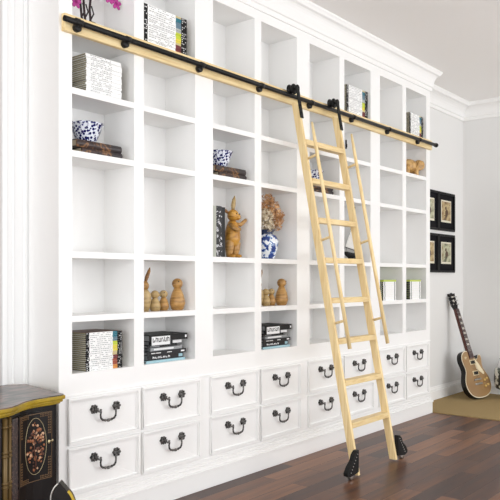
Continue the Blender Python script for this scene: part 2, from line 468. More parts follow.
B2 = [('orange', 2), ('rust', 3), ('maroon', 2), ('sand', 2), ('yellow', 3), ('lime', 2), ('slate blue', 2), ('teal', 3)]
colour_stack(.172, .402, .018, ZO, .938, .205, 'stack in bottom left cubby', 'magazines stacked in the bottom left cubby', B2, True)
n = 19; th = (2.300-ZA)/n
for k in range(n):
    dx = random.uniform(-.003, .003)
    magazine(.178+dx, .402+dx, .022+random.uniform(0, .004), .20, ZA+k*th, th, None,
             'plain white magazine, %s, all-white stack in upper left cubby' % place(k, n), 'plain white magazines in the upper left cubby', None, 'plain')
for x0, x1, w_, col in ((3.175, 3.392, 'left', 'seventh'), (3.655, 3.862, 'right', 'eighth')):
    n = 11; th = (1.195-ZD)/n
    for k in range(n):
        dx = random.uniform(-.002, .002); topm = k == n-1
        magazine(x0+dx, x1+dx, .02+random.uniform(0, .004), .20, ZD+k*th, th, None,
                 ('lime green magazine, %s, %s stack of the pair right of the ladder' if k >= n-1 else 'white and grey magazine, %s, %s lime-topped stack right of ladder') % (place(k, n), w_),
                 'lime topped magazines in the %s column' % col, M_lime, 'limetop' if k >= n-1 else 'lime')

# ------------------------------------------------------------------ antique books with bowls
M_leather = ramp_mat('gilt_marbled_spine', [(.30, (36, 28, 28)), (.50, (66, 50, 46)), (.60, (150, 108, 70)), (.66, (70, 52, 46))], nscale=30, detail=5, rough=.42)
M_leath2 = mat('dark_leather', (48, 42, 44), .4)
M_page2 = mat('cream_pages', (196, 184, 160), .8)
M_gilt = mat('gilt', (168, 130, 70), .4, .6)
M_bw = ramp_mat('cobalt_lattice_glaze', [(0, (22, 26, 86)), (.40, (34, 44, 120)), (.50, (232, 236, 246))], tex='voronoi', nscale=72, rough=.15, const=True, coat=.4)
M_por = mat('white_porcelain', (240, 241, 244), .15, coat=.4)
def old_book(x0, x1, y0, y1, z0, th, label):
    c = Vector(((x0+x1)/2, (y0+y1)/2, z0))
    t = thing('antique_book', c, label, 'book', 'pairs of dark antique books under bowls')
    m = MB(); m.box(x0, x1, y0+.006, y1, z0, z0+.004); m.box(x0, x1, y0+.006, y1, z0+th-.004, z0+th)
    m.build('cover', M_leath2, t, bevel=.001)
    m = MB(); pts = [(y0+.010, z0)] + [(y0+.006-.008*math.sin(PI*i/6), z0+th*i/6) for i in range(7)] + [(y0+.010, z0+th)]
    m.prism(pts, x0, x1-.07, 'x'); m.build('spine', M_leather, t)
    m = MB(); m.prism(pts, x1-.07, x1, 'x'); m.build('spine_end', M_leath2, t)
    MB().box(x0+.004, x1-.004, y0+.010, y1-.004, z0+.004, z0+th-.004).build('page_block', M_page2, t)
    return t
BK = [old_book(.150, .405, .02, .19, ZB, .028, 'lower dark antique book under the bowl in the far left column'),
      old_book(.120, .400, .02, .20, ZB+.028, .036, 'upper dark antique book with gilt spine directly under the far left bowl')]
def bowl(cx, cy, z0, label):
    m = MB()
    prof = [(.001, .001), (.040, .001), (.042, 0), (.046, .008), (.053, .020), (.062, .042), (.070, .066), (.076, .088), (.084, .098), (.081, .099), (.068, .070), (.058, .040), (.045, .018), (.001, .012)]
    m.lathe(prof, (cx, cy, z0), 48, wob=lambda a, i: 1+(.035*math.cos(12*a) if 5 <= i <= 10 else 0))
    return m.solo('bowl', M_bw, label, 'bowl', 'blue and white bowls on antique books')
BK.append(bowl(.238, .098, ZB+.064, 'blue and white lattice bowl on dark books in the far left column'))
for n, w_ in ((1, 'in the third column, above the upright books'), (2, 'behind the ladder in the fifth column')):
    for o, l0 in zip(BK, ('lower dark antique book under the bowl ', 'upper dark antique book directly under the bowl ', 'blue and white bowl on dark books ')):
        copy_tree(o, n*1.005, l0+w_)

# ------------------------------------------------------------------ black books / boxes
M_silver = mat('silver_grey_case', (150, 152, 154), .35, .2)
M_ice = mat('pale_blue_acrylic', (160, 196, 206), .15)
M_char = mat('charcoal_cover', (22, 22, 25), .4, 0, .35)
M_lblw = mat('white_label', (240, 240, 240), .5)
def flatbook(x0, x1, y0, y1, z0, th, cov, label, extra=None, name='book', pages=M_silver):
    c = Vector(((x0+x1)/2, (y0+y1)/2, z0)); t = thing(name, c, label, 'book', 'books stacked in the bottom cubbies')
    m = MB(); m.box(x0, x1, y0+.004, y1, z0, z0+.003); m.box(x0, x1, y0+.004, y1, z0+th-.003, z0+th); m.box(x0, x1, y0, y0+.004, z0, z0+th)
    m.build('cover', cov, t, bevel=.001)
    MB().box(x0+.003, x1-.003, y0+.004, y1-.004, z0+.003, z0+th-.003).build('page_block', pages, t)
    if extra:
        for nm, mt, bxs in extra:
            m = MB()
            for a, b_, p, q in bxs: m.box(x0+a*(x1-x0), x0+b_*(x1-x0), y0-.0012, y0, z0+p*th, z0+q*th)
            m.build(nm, mt, t)
    return t
def glyphs(a, b_, n, p, q):
    out = []; w_ = (b_-a)/n
    for k in range(n):
        s = a+k*w_
        out += [(s+w_*.12, s+w_*.34, p, q if k % 3 else q+.08)]
        out += [(s+w_*.34, s+w_*.8, p if k % 2 else q-.12, p+.12 if k % 2 else q)]
        if k % 2 == 0: out += [(s+w_*.6, s+w_*.8, p, q-.12)]
    return out
DV = []
z = ZO
DV.append(flatbook(.570, .865, .02, .20, z, .014, M_ice, 'pale blue book at the bottom of the stack')); z += .014
DV.append(flatbook(.590, .860, .03, .20, z, .028, M_char, 'black book with white lettering second from the bottom', [('lettering', M_lblw, glyphs(.12, .62, 7, .3, .62)), ('end_mark', M_ice, [(.86, .97, .2, .8)])])); z += .028
DV.append(flatbook(.575, .872, .02, .21, z, .020, M_char, 'black book with small white dashes third from the bottom', [('lettering', M_lblw, [(.1, .2, .4, .6), (.22, .34, .4, .6), (.5, .62, .4, .6), (.86, .95, .3, .7)])])); z += .020
DV.append(flatbook(.610, .850, .03, .20, z, .018, M_silver, 'silver grey case in the middle of the stack', [('strip', M_lblw, [(.1, .72, .25, .75)])])); z += .018
DV.append(flatbook(.590, .815, .035, .20, z, .014, M_char, 'thin charcoal book above the silver case', [('strip', M_silver, [(.1, .4, .3, .6)])])); z += .014
DV.append(flatbook(.600, .850, .03, .19, z, .022, M_char, 'dark book with white right end below the thick top book', [('end_label', M_lblw, [(.70, .98, .15, .9)])])); z += .022
DV.append(flatbook(.585, .875, .012, .21, z, .034, M_blk, 'thick black book with white lettered label on top of the stack',
                   [('end_ring', M_lblw, [(.93, .97, .3, .7)])])); 
t = DV[-1]
m = MB(); m.box(.600, .735, .009, .0115, z-.020, z+.026); m.mi = 1
for a, b_, p, q in glyphs(.604, .732, 6, z+.002, z+.020): pass
w6 = .128/6
for k in range(6):
    s = .604+k*w6
    m.box(s+.002, s+.006, .0082, .009, z-.004, z+.018+(.004 if k in (1, 4, 5) else 0))
    m.box(s+.006, s+.014, .0082, .009, *((z+.013, z+.018) if k % 2 else (z-.004, z+.001)))
    m.box(s+.014, s+.018, .0082, .009, z-.004, z+.018 if k % 3 else z+.008)
m.build('label', [M_lblw, M_blk], t)
wd = ['second', 'fourth']
for o in DV:
    l0 = o['label']; o['label'] = l0+', second bottom cubby'
    copy_tree(o, 1.005, l0+', fourth bottom cubby')

# ------------------------------------------------------------------ wooden figures
def wood(name, a, b_, c, sc=(6, 6, 26)):
    return ramp_mat(name, [(.3, a), (.52, b_), (.75, c)], scale=sc, nscale=2.2, detail=4, dist=.8, rough=.38)
W_oak = wood('oiled_oak', (132, 94, 48), (180, 136, 76), (206, 164, 102))
W_ash = wood('pale_ash_wood', (142, 116, 74), (184, 156, 106), (206, 180, 132))
W_teak = wood('orange_teak', (154, 102, 34), (194, 140, 56), (216, 166, 84))
W_wal = wood('walnut_wood', (104, 70, 36), (150, 106, 58), (176, 132, 78))
def bird(x, y, z0, h, wd_, headr, wbody, whead, label, group, beak=(1, -.35), crest=False):
    t = thing('wooden_bird_figurine', (x, y, z0), label, 'figurine', group)
    bh = h-headr*1.75
    m = MB(); pr = [(.001, 0), (wd_*.62, 0), (wd_*.80, bh*.06), (wd_, bh*.30), (wd_*.96, bh*.45), (wd_*.80, bh*.68), (wd_*.56, bh*.88), (wd_*.42, bh), (.001, bh+.002)]
    m.lathe(pr, (x, y, z0), 28); m.build('body', wbody, t)
    m = MB(); m.tube([(x, y, z0+bh*.98), (x, y, z0+bh+headr*.25)], headr*.55, 14); m.build('neck_ring', W_wal, t)
    m = MB(); hz = z0+h-headr; m.ell((x, y, hz), (headr, headr, headr*.95), seg=20); hd = m.build('head', whead, t)
    b = Vector((beak[0], beak[1], -.12)).normalized()
    m = MB(); c = Vector((x, y, hz)); m.tube([c+b*headr*.8, c+b*headr*1.1, c+b*headr*1.38], [headr*.30, headr*.22, headr*.06], 10); m.build('beak', whead, hd)
    e1 = c+Vector((beak[0]*.55, -.75, .35)).normalized()*headr*.97
    MB().ell(tuple(e1), (headr*.13,)*3, seg=8).build('eye', M_blk, hd)
    return t
BIRDS = [bird(.680, .07, ZD, .114, .031, .024, W_ash, W_ash, 'small pale round headed wooden bird', 'wooden birds', (.9, -.5)),
         bird(.760, .085, ZD, .114, .030, .023, W_oak, W_ash, 'middle small wooden bird looking left', 'wooden birds', (-.9, -.4)),
         bird(.848, .065, ZD, .180, .044, .031, W_oak, W_oak, 'largest wooden bird', 'wooden birds', (-.8, -.1))]
for o, l1 in zip(BIRDS, ('left of the trio of birds', 'between the other two birds', 'rightmost of the trio of birds')):
    l0 = o['label']; o['label'] = l0+' '+l1+', second column'; o['group'] = 'wooden birds in the second and fourth columns'
    if o is not BIRDS[2]: copy_tree(o, .99, l0+' '+l1+', fourth column')
bird(1.838, .065, ZD, .180, .044, .031, W_oak, W_oak, 'largest wooden bird with downturned beak, rightmost of the trio, fourth column', 'wooden birds in the second and fourth columns', (.9, -.2))
# slim long eared figure at the left edge
def hare(x, y, z0, label):
    t = thing('wooden_rabbit_figurine', (x, y, z0), label, 'figurine', 'slim wooden rabbits beside the bird trios')
    MB().lathe([(.001, 0), (.024, 0), (.030, .02), (.040, .065), (.036, .095), (.020, .118), (.001, .122)], (x, y, z0), 24).build('body', W_ash, t)
    h = MB().ell((x+.002, y-.004, z0+.138), (.022, .022, .026), seg=16).build('head', W_oak, t)
    for s in (-1, 1):
        m = MB(); b = Vector((x+.008+s*.006, y+s*.008, z0+.155)); m.tube([b, b+Vector((.012, 0, .030)), b+Vector((.028, 0, .062)), b+Vector((.034, 0, .082))], [.005, .010, .008, .001], 10)
        m.build('ear', W_wal, h)
    return t
hr_ = hare(.600, .07, ZD, 'slim wooden rabbit with upright ears left of the birds in the second column')
copy_tree(hr_, .985, 'slim wooden rabbit left of the birds in the fourth column')

# tall teak rabbit beside upright books
rb = thing('wooden_rabbit_figurine', (1.347, .085, ZC), 'tall orange teak rabbit standing with arms raised beside the upright books', 'figurine')
cx, cy, z = 1.347, .085, ZC
def tub(pts, rs, seg=14):
    return MB().tube([(cx+a, cy+b_, z+c) for a, b_, c in pts], rs, seg)
tub([(0, 0, .070), (0, 0, .085), (.002, 0, .12), (.004, 0, .16), (.004, 0, .195), (.002, 0, .222), (0, 0, .235)], [.022, .042, .051, .047, .038, .026, .014], 22).build('body', W_teak, rb)
for s in (-1, 1):
    tub([(s*.026, -.004, .118), (s*.030, -.008, .09), (s*.030, -.004, .05), (s*.028, 0, .018), (s*.028, 0, .008)], [.014, .029, .026, .019, .017]).build('leg', W_oak, rb)
    m = MB(); m.ell((cx+s*.030, cy-.016, z+.012), (.019, .036, .012)); m.build('foot', W_teak, rb)
m = MB(); m.ell((cx-.004, cy-.012, z+.262), (.036, .036, .038), seg=20); m.ell((cx+.012, cy-.034, z+.252), (.022, .02, .020)); hd = m.build('head', W_teak, rb)
tub([(.006, -.002, .292), (.014, .002, .325), (.024, .004, .360), (.032, .004, .388)], [.007, .015, .012, .002]).build('ear', W_ash, hd)
tub([(-.030, .004, .275), (-.052, .006, .288), (-.080, .006, .296), (-.098, .006, .298)], [.007, .011, .009, .002]).build('ear', W_wal, hd)
for s in (-1, 1): MB().ell((cx+.004+s*.016, cy-.046, z+.270), (.004, .003, .004), seg=8).build('eye', M_blk, hd)
tub([(.026, -.01, .212), (.045, -.028, .205), (.066, -.036, .222), (.088, -.040, .240)], [.012, .013, .012, .010]).build('arm', W_oak, rb)
tub([(-.030, -.012, .205), (-.030, -.040, .180), (-.012, -.056, .170), (.006, -.060, .176)], [.013, .014, .013, .010]).build('arm', W_oak, rb)

# upright books by the rabbit
M_pat = ramp_mat('black_white_floral_cover', [(0, (26, 26, 30)), (.52, (26, 26, 30)), (.56, (206, 206, 210)), (.66, (24, 24, 28))], nscale=55, detail=2, rough=.35, const=True)
def upbook(x0, x1, h, cov, label, y0=.02):
    t = thing('upright_book', ((x0+x1)/2, .1, ZC), label, 'book')
    m = MB(); m.box(x0, x0+.003, y0+.004, y0+.17, ZC, ZC+h); m.box(x1-.003, x1, y0+.004, y0+.17, ZC, ZC+h); m.box(x0, x1, y0, y0+.004, ZC, ZC+h)
    m.build('cover', cov, t, bevel=.001)
    MB().box(x0+.003, x1-.003, y0+.004, y0+.165, ZC+.003, ZC+h-.004).build('page_block', M_page2, t)
upbook(1.092, 1.128, .300, mat('sage_grey_cover', (176, 178, 166), .5), 'pale grey upright book leftmost beside the teak rabbit')
upbook(1.130, 1.180, .302, M_pat, 'thick upright book with black and white patterned spine beside the teak rabbit')
upbook(1.182, 1.212, .298, M_char, 'thin dark upright book between the patterned book and teak rabbit', .024)

# ------------------------------------------------------------------ vase and dried flowers
M_delft = ramp_mat('delft_blue_painting', [(0, (34, 62, 130)), (.40, (34, 66, 140)), (.47, (120, 156, 206)), (.52, (240, 243, 247))], nscale=34, detail=3, dist=.6, rough=.12, coat=.5, const=True)
vx, vy = 1.716, .10
vs_ = thing('porcelain_vase', (vx, vy, ZC), 'blue and white painted porcelain vase holding dried hydrangeas', 'vase')
MB().lathe([(.001, 0), (.052, 0), (.056, .006), (.069, .05), (.080, .10), (.080, .128), (.064, .155), (.044, .166)], (vx, vy, ZC), 36).build('vase_body', M_delft, vs_)
MB().lathe([(.044, .165), (.040, .170), (.052, .188), (.058, .192), (.055, .194), (.036, .172), (.034, .163)], (vx, vy, ZC), 36, wob=lambda a, i: 1+.05*math.cos(8*a)).build('rim', mat('deep_blue_rim', (40, 52, 84), .2), vs_)
fl = thing('dried_hydrangea_bunch', (vx, vy, ZC+.12), 'bunch of dried brown and cream hydrangeas in the blue and white vase', 'dried flowers')
def floret(m, c, nrm, s):
    q = nrm.to_track_quat('Z', 'Y').to_matrix().to_4x4(); T = Matrix.Translation(c) @ q @ Matrix.Rotation(random.uniform(0, PI), 4, 'Z')
    for k in range(4):
        a = k*PI/2
        P = [T @ Vector(v) for v in ((0, 0, 0), (s*.9*math.cos(a-.5), s*.9*math.sin(a-.5), s*.25), (s*1.3*math.cos(a), s*1.3*math.sin(a), s*.45), (s*.9*math.cos(a+.5), s*.9*math.sin(a+.5), s*.25))]
        m._f([m.bm.verts.new(p) for p in P])
hyd = [ramp_mat('cream_petals', [(.35, (206, 186, 152)), (.65, (240, 228, 206))], nscale=40, rough=.8),
       ramp_mat('russet_petals', [(.35, (184, 128, 78)), (.65, (226, 184, 138))], nscale=40, rough=.8)]
for (a, b_, c, r, k) in ((-.055, -.02, .275, .056, 0), (.046, .0, .330, .062, 1), (.112, -.01, .290, .046, 1), (.100, -.01, .235, .036, 1), (-.016, -.040, .222, .042, 0), (-.07, .02, .345, .044, 1), (.045, .02, .395, .040, 1)):
    m = MB(); c0 = Vector((vx+a, vy+b_, ZC+c))
    m.ell(tuple(c0), (r*.35,)*3, seg=10)
    for j in range(int(120*(r/.05)**2)):
        d = Vector([random.gauss(0, 1) for _ in range(3)]).normalized()
        floret(m, c0+d*r*random.uniform(.55, 1.12), (d+Vector([random.gauss(0, .5) for _ in range(3)])).normalized(), .0095)
    m.build('flower_head', hyd[k], fl)
    m = MB(); m.tube([(vx+a*.15, vy+b_*.15, ZC+.12), (vx+a*.5, vy+b_*.5, ZC+.20), tuple(c0)], .0025, 6); m.build('stem', W_wal, fl)

# orchid on top shelf
M_mag = mat('magenta_petal', (178, 52, 140), .5); M_stem = mat('dark_stem', (44, 26, 30), .5)
ox, oy = .245, .10
oc = thing('orchid_plant', (ox, oy, ZT), 'magenta orchid on dark stems on the top left shelf', 'plant')
MB().lathe([(.001, 0), (.036, 0), (.040, .03), (.046, .075), (.043, .075), (.036, .06), (.001, .06)], (ox, oy, ZT), 24).build('pot', M_blackmatte, oc)
for (x0, x1, ztop) in ((-.035, -.052, .24), (-.015, -.024, .20), (.020, .024, .25)):
    m = MB(); m.tube([(ox+x0*.6, oy, ZT+.05), (ox+x0, oy, ZT+.10), (ox+x0-.006, oy, ZT+.15), (ox+x1, oy, ZT+ztop)], .006, 8)
    m.tube([(ox+x0, oy, ZT+.10), (ox+x0+.012, oy-.01, ZT+.13), (ox+x0+.006, oy, ZT+.17)], .004, 6)
    m.build('stem', M_stem, oc)
m = MB(); m.tube([(ox+.024, oy, ZT+.25), (ox+.07, oy-.01, ZT+.275), (ox+.12, oy-.02, ZT+.265), (ox+.165, oy-.02, ZT+.222)], .004, 6); m.build('stem', M_stem, oc)
for (a, c) in ((-.085, .155), (-.060, .225), (.030, .262), (.105, .262), (.125, .238), (.172, .222)):
    m = MB()
    for k in range(5):
        an = 2*PI*k/5+.3; m.ell((ox+a+.018*math.cos(an), oy-.02, ZT+c+.018*math.sin(an)), (.016, .004, .011), (0, -an, 0), 10)
    m.ell((ox+a, oy-.028, ZT+c), (.007, .008, .007), seg=8)
    m.build('flower', M_mag, oc)

# ------------------------------------------------------------------ elephant
el = thing('wooden_elephant_figurine', (3.80, .09, ZA), 'brown wooden elephant figurine on the shelf at far right below the rail', 'figurine')
W_el = wood('golden_brown_wood', (140, 102, 52), (200, 156, 94), (222, 184, 124), (10, 10, 10))
ex, ey, ez = 3.775, .095, ZA
m = MB(); m.ell((ex-.015, ey, ez+.085), (.082, .055, .056), seg=20); m.build('body', W_el, el)
for a, b_ in ((-.062, -.028), (-.062, .028), (.035, -.030), (.035, .028)):
    MB().tube([(ex+a, ey+b_, ez+.085), (ex+a, ey+b_, ez+.04), (ex+a, ey+b_, ez+.001)], [.027, .021, .023], 14).build('leg', W_el, el)
m = MB(); m.ell((ex+.082, ey-.012, ez+.098), (.042, .040, .044), seg=18); hd = m.build('head', W_el, el)
MB().tube([(ex+.112, ey-.018, ez+.095), (ex+.138, ey-.022, ez+.070), (ex+.148, ey-.024, ez+.035), (ex+.140, ey-.024, ez+.006)], [.024, .019, .014, .011], 12).build('trunk', W_el, hd)
for s in (-1, 1): MB().ell((ex+.066, ey-.012+s*.042, ez+.092), (.034, .007, .038), (0, .3, s*.25), 14).build('ear', W_el, hd)
MB().tube([(ex-.094, ey, ez+.095), (ex-.104, ey, ez+.07), (ex-.102, ey, ez+.04)], [.005, .004, .005], 8).build('tail', W_wal, el)
MB().ell((ex+.108, ey-.046, ez+.108), (.004, .003, .004), seg=8).build('eye', M_blk, hd)
el.scale = (1.14, 1.05, 1.10); el.location.x = 3.845; el.rotation_euler.z = -.30

# ------------------------------------------------------------------ model sailboat
sb = thing('model_sailboat', (2.82, .09, ZC), 'model sailing boat with black hull on the shelf behind the right ladder rail', 'model boat')
hx0, hx1, hz = 2.700, 2.935, ZC+.030
m = MB(); secs = []
for i in range(9):
    t = i/8; x = hx0+(hx1-hx0)*t; w_ = .030*math.sin(PI*min(1, .18+t*.82))**.7; dp = .045*math.sin(PI*(.12+.86*t))**.6+.004
    zt = hz+.040+.010*(2*t-1)**2
    secs.append([m.bm.verts.new(Vector((x, .09+w_*a, zt-dp*b_))) for a, b_ in ((-1, 0), (-.9, .4), (-.4, .85), (0, 1), (.4, .85), (.9, .4), (1, 0))])
for A_, B_ in zip(secs, secs[1:]):
    for k in range(6): m._f([A_[k], A_[k+1], B_[k+1], B_[k]])
    m._f([A_[6], A_[0], B_[0], B_[6]])
m._f(secs[0]); m._f(secs[-1][::-1])
m.build('hull', M_blackmatte, sb)
m = MB(); m.box(2.76, 2.87, .06, .12, ZC, ZC+.008); m.box(2.775, 2.79, .065, .115, ZC+.008, ZC+.046); m.box(2.84, 2.855, .065, .115, ZC+.008, ZC+.046); m.build('stand', M_blackmatte, sb)
m = MB(); m.tube([(2.838, .09, hz+.03), (2.838, .09, 1.765)], .0035, 8); m.build('mast', M_blackmatte, sb)
m = MB(); m.tube([(2.69, .09, hz+.085), (2.838, .09, hz+.062)], .003, 8); m.build('boom', M_blackmatte, sb)
M_sail = mat('off_white_sailcloth', (222, 220, 214), .8)
m = MB(); m.prism([(2.70, hz+.09), (2.834, hz+.068), (2.834, 1.70), (2.79, 1.60)], .0892, .0908, 'y'); m.build('mainsail', M_sail, sb)
m = MB(); m.prism([(2.845, hz+.07), (2.925, hz+.058), (2.845, 1.64)], .0892, .0908, 'y'); m.build('jib', M_sail, sb)
m = MB(); m.tube([(2.93, .09, hz+.045), (2.838, .09, 1.75)], .001, 5); m.tube([(2.703, .09, hz+.05), (2.838, .09, 1.75)], .001, 5); m.build('rigging', M_blackmatte, sb)

# small black catch on the upright
m = MB(); m.box(2.546, 2.556, -.008, 0, 2.165, 2.230); m.box(2.549, 2.555, -.012, -.008, 2.175, 2.20)
m.solo('cabinet_catch', M_blackmatte, 'small black metal catch on the upright between ladder and right handrail', 'catch')

# ------------------------------------------------------------------ framed pictures
M_frame = mat('black_frame', (16, 15, 17), .5, 0, .2); M_mat = mat('black_mount', (24, 23, 27), .8, 0, .1); M_cream = mat('cream_slip', (226, 220, 200), .6)
def art(name, a, b_, c, d):
    return ramp_mat(name, [(.32, a), (.45, b_), (.55, c), (.68, d)], nscale=9, detail=5, dist=.6, rough=.6)
ART = [art('ochre_print', (70, 56, 40), (146, 118, 78), (196, 176, 132), (120, 84, 46)), art('sage_print', (62, 62, 48), (140, 140, 112), (196, 194, 164), (130, 106, 60))]
def picture(x0, x1, z0, z1, am, label):
    c = Vector(((x0+x1)/2, WY, z0)); t = thing('framed_picture', c, label, 'picture', 'black framed pictures on the wall')
    f = .022; m = MB()
    for a, b_, p, q in ((x0, x1, z0, z0+f), (x0, x1, z1-f, z1), (x0, x0+f, z0+f, z1-f), (x1-f, x1, z0+f, z1-f)): m.box(a, b_, WY-.022, WY-.0005, p, q)
    m.build('frame', M_frame, t, bevel=.002)
    MB().box(x0+f, x1-f, WY-.010, WY-.001, z0+f, z1-f).build('mount', M_mat, t)
    w_ = (x1-x0); px0, px1, pz0, pz1 = x0+.072, x1-.080, z0+.088, z1-.078
    MB().box(px0, px1, WY-.012, WY-.010, pz0, pz1).build('slip', M_cream, t)
    p = MB().box(px0+.014, px1-.014, WY-.013, WY-.012, pz0+.02, pz1-.014).build('print', am, t)
    m = MB(); cx_, cz_ = (px0+px1)/2, (pz0+pz1)/2
    m.ell((cx_+.01, WY-.0135, cz_-.01), (.036, .0008, .030), seg=12); m.ell((cx_-.012, WY-.0136, cz_+.032), (.020, .0008, .018), seg=12)
    m.tube([(cx_-.05, WY-.0135, cz_-.045), (cx_+.055, WY-.0135, cz_-.02)], .003, 6)
    m.build('painted_motif', mat('sepia_motif', (88, 62, 38), .6), p)
WX = 4.735
picture(WX, WX+.395, 1.690, 2.080, ART[0], 'black framed ochre print, upper right of the four on the wall')
picture(WX, WX+.395, 1.268, 1.655, ART[1], 'black framed sage print, lower right of the four on the wall')
picture(WX-.405, WX-.010, 1.690, 2.080, ART[1], 'upper black framed print half hidden behind the bookcase edge')
picture(WX-.405, WX-.010, 1.268, 1.655, ART[0], 'lower black framed print half hidden behind the bookcase edge')

# ------------------------------------------------------------------ guitar
gt = thing('electric_guitar', (4.965, -.115, .026), 'single-cutaway electric guitar with gold-brown top leaning in the far corner', 'guitar')
up = Vector((.035, .345, 1.04)).normalized(); nn = Vector((-.30, -.95, 0)); nn = (nn-up*nn.dot(up)).normalized(); rt = up.cross(nn).normalized()*1
if rt.x < 0: rt = -rt
GM = Matrix((rt.to_4d(), nn.to_4d()*1, up.to_4d(), (0,0,0,1))).transposed()
for i in range(3): GM[i][3] = 0; 
GM[3][0] = GM[3][1] = GM[3][2] = 0; GM[3][3] = 1
S = 1.10
def GB(m, name, mt, parent, **k): return m.build(name, mt, parent, shift=False, M=GM @ Matrix.Scale(S, 4), **k)
# local: x right, y out of the face, z up; outline of body
half = [(0, 0), (.06, .004), (.115, .025), (.150, .065), (.166, .115), (.162, .165), (.140, .212), (.118, .250)]
left = [(-x, z_) for x, z_ in half] + [(-.116, .285), (-.126, .330), (-.128, .370), (-.112, .410), (-.080, .435), (-.045, .440), (-.028, .432)]
right = half + [(.114, .280), (.122, .315), (.132, .345), (.134, .372), (.120, .388), (.098, .380), (.080, .355), (.062, .345), (.044, .362), (.030, .400), (.028, .432)]
def smooth(pts, it=2):
    for _ in range(it):
        o = [pts[0]]
        for a, b_ in zip(pts, pts[1:]): o += [(a[0]*.75+b_[0]*.25, a[1]*.75+b_[1]*.25), (a[0]*.25+b_[0]*.75, a[1]*.25+b_[1]*.75)]
        pts = o+[pts[-1]]
    return pts
outl = smooth(right) + smooth(left)[::-1][:-1]
M_gold = ramp_mat('gold_brown_lacquer', [(.35, (146, 112, 72)), (.65, (170, 138, 96))], nscale=2, rough=.28, coat=.3)
M_gblk = mat('black_gloss_rim', (13, 9, 8), .3, 0, .3)
m = MB(); m.prism(outl, -.056, .0, 'y'); bd = GB(m, 'body', M_gblk, gt, bevel=.003)
def inset(k): return [(x*k, .2+(z_-.2)*k) for x, z_ in outl]
m = MB(); m.prism(outl, .0005, .003, 'y'); GB(m, 'binding', mat('cream_binding', (236, 226, 200), .4), bd)
m = MB(); m.prism(inset(.965), .003, .007, 'y'); m.mi = 0; GB(m, 'top', M_gold, bd, bevel=.002)
m = MB(); m.prism(smooth([(.018, .355), (.040, .345), (.060, .318), (.085, .265), (.108, .215), (.096, .196), (.050, .236), (.034, .25), (.020, .26)], 1), .0072, .011, 'y'); GB(m, 'pickguard', mat('cream_pickguard', (232, 218, 184), .35), bd)
for z_ in (.325, .225):
    m = MB(); m.box(-.042, .030, .007, .013, z_-.022, z_+.022); m.mi = 1; m.box(-.034, .022, .013, .016, z_-.014, z_+.014)
    GB(m, 'pickup', [mat('cream_bezel', (224, 208, 170), .4), M_blk], bd, bevel=.002)
m = MB(); m.box(-.050, .040, .007, .018, .160, .174); GB(m, 'bridge', M_steel, bd, bevel=.002)
m = MB(); m.box(-.052, .042, .007, .016, .118, .134); GB(m, 'tailpiece', M_steel, bd, bevel=.003)
for x_, z_ in ((.078, .150), (.112, .160), (.070, .095), (.108, .105)):
    m = MB(); m.lathe([(.001, 0), (.013, 0), (.011, .016), (.001, .017)], (x_, .006, z_), 14, Matrix.Rotation(-PI/2, 4, 'X')); GB(m, 'knob', mat('amber_knob', (214, 178, 110), .25), bd)
m = MB(); m.lathe([(.001, 0), (.018, 0), (.001, .003)], (-.078, .006, .375), 14, Matrix.Rotation(-PI/2, 4, 'X')); m.tube([(-.078, .008, .375), (-.074, .022, .380)], .003, 6); GB(m, 'selector_switch', mat('cream_bezel', (224, 208, 170), .4), bd)
m = MB(); m.prism([(-.030, .36), (.030, .36), (.022, .835), (-.022, .835)], -.016, .012, 'y'); nk = GB(m, 'neck', mat('mahogany_neck', (86, 44, 34), .4), gt, bevel=.004)
m = MB(); m.prism([(-.028, .37), (.028, .37), (.021, .832), (-.021, .832)], .012, .016, 'y')
GB(m, 'fretboard', mat('rosewood', (62, 30, 30), .45), nk)
m = MB(); m.mi = 0
L_ = .60
for k in range(1, 20):
    z_ = .832-L_*(1-2**(-k/12)); m.box(-.023, .023, .016, .017, z_-.001, z_+.001)
GB(m, 'frets', M_steel, nk)
m = MB()
for k in (3, 5, 7, 9, 12, 15):
    z_ = .832-L_*(1-2**(-(k-.5)/12)); m.prism([(-.016, z_-.008), (.016, z_-.008), (.014, z_+.008), (-.014, z_+.008)], .016, .0175, 'y')
GB(m, 'inlays', mat('pearl_inlay', (232, 226, 214), .2), nk)
m = MB()
for k in range(6):
    x_ = -.0165+k*.0066; m.tube([(x_*1.6, .019, .17), (x_, .019, .83)], .0006, 4)
GB(m, 'strings', M_steel, gt)
m = MB(); m.prism([(-.022, .830), (.022, .830), (.036, .865), (.038, .955), (.042, .985), (.022, .978), (0, .992), (-.022, .978), (-.042, .985), (-.038, .955), (-.036, .865)], -.016, .002, 'y'); hs = GB(m, 'headstock', M_gblk, gt, bevel=.002)
m = MB(); m.box(-.020, .012, .002, .003, .945, .955); m.box(-.006, .006, .002, .003, .900, .922); GB(m, 'headstock_inlay', mat('pearl_inlay', (232, 226, 214), .2), hs)
for s in (-1, 1):
    for k in range(3):
        z_ = .878+k*.036; m = MB(); m.tube([(s*.030, -.006, z_), (s*.052, -.006, z_)], .003, 6); m.ell((s*.058, -.006, z_), (.009, .005, .007), seg=8); m.tube([(s*.022, .002, z_), (s*.022, .010, z_)], .005, 8)
        GB(m, 'tuning_peg', M_steel, hs)

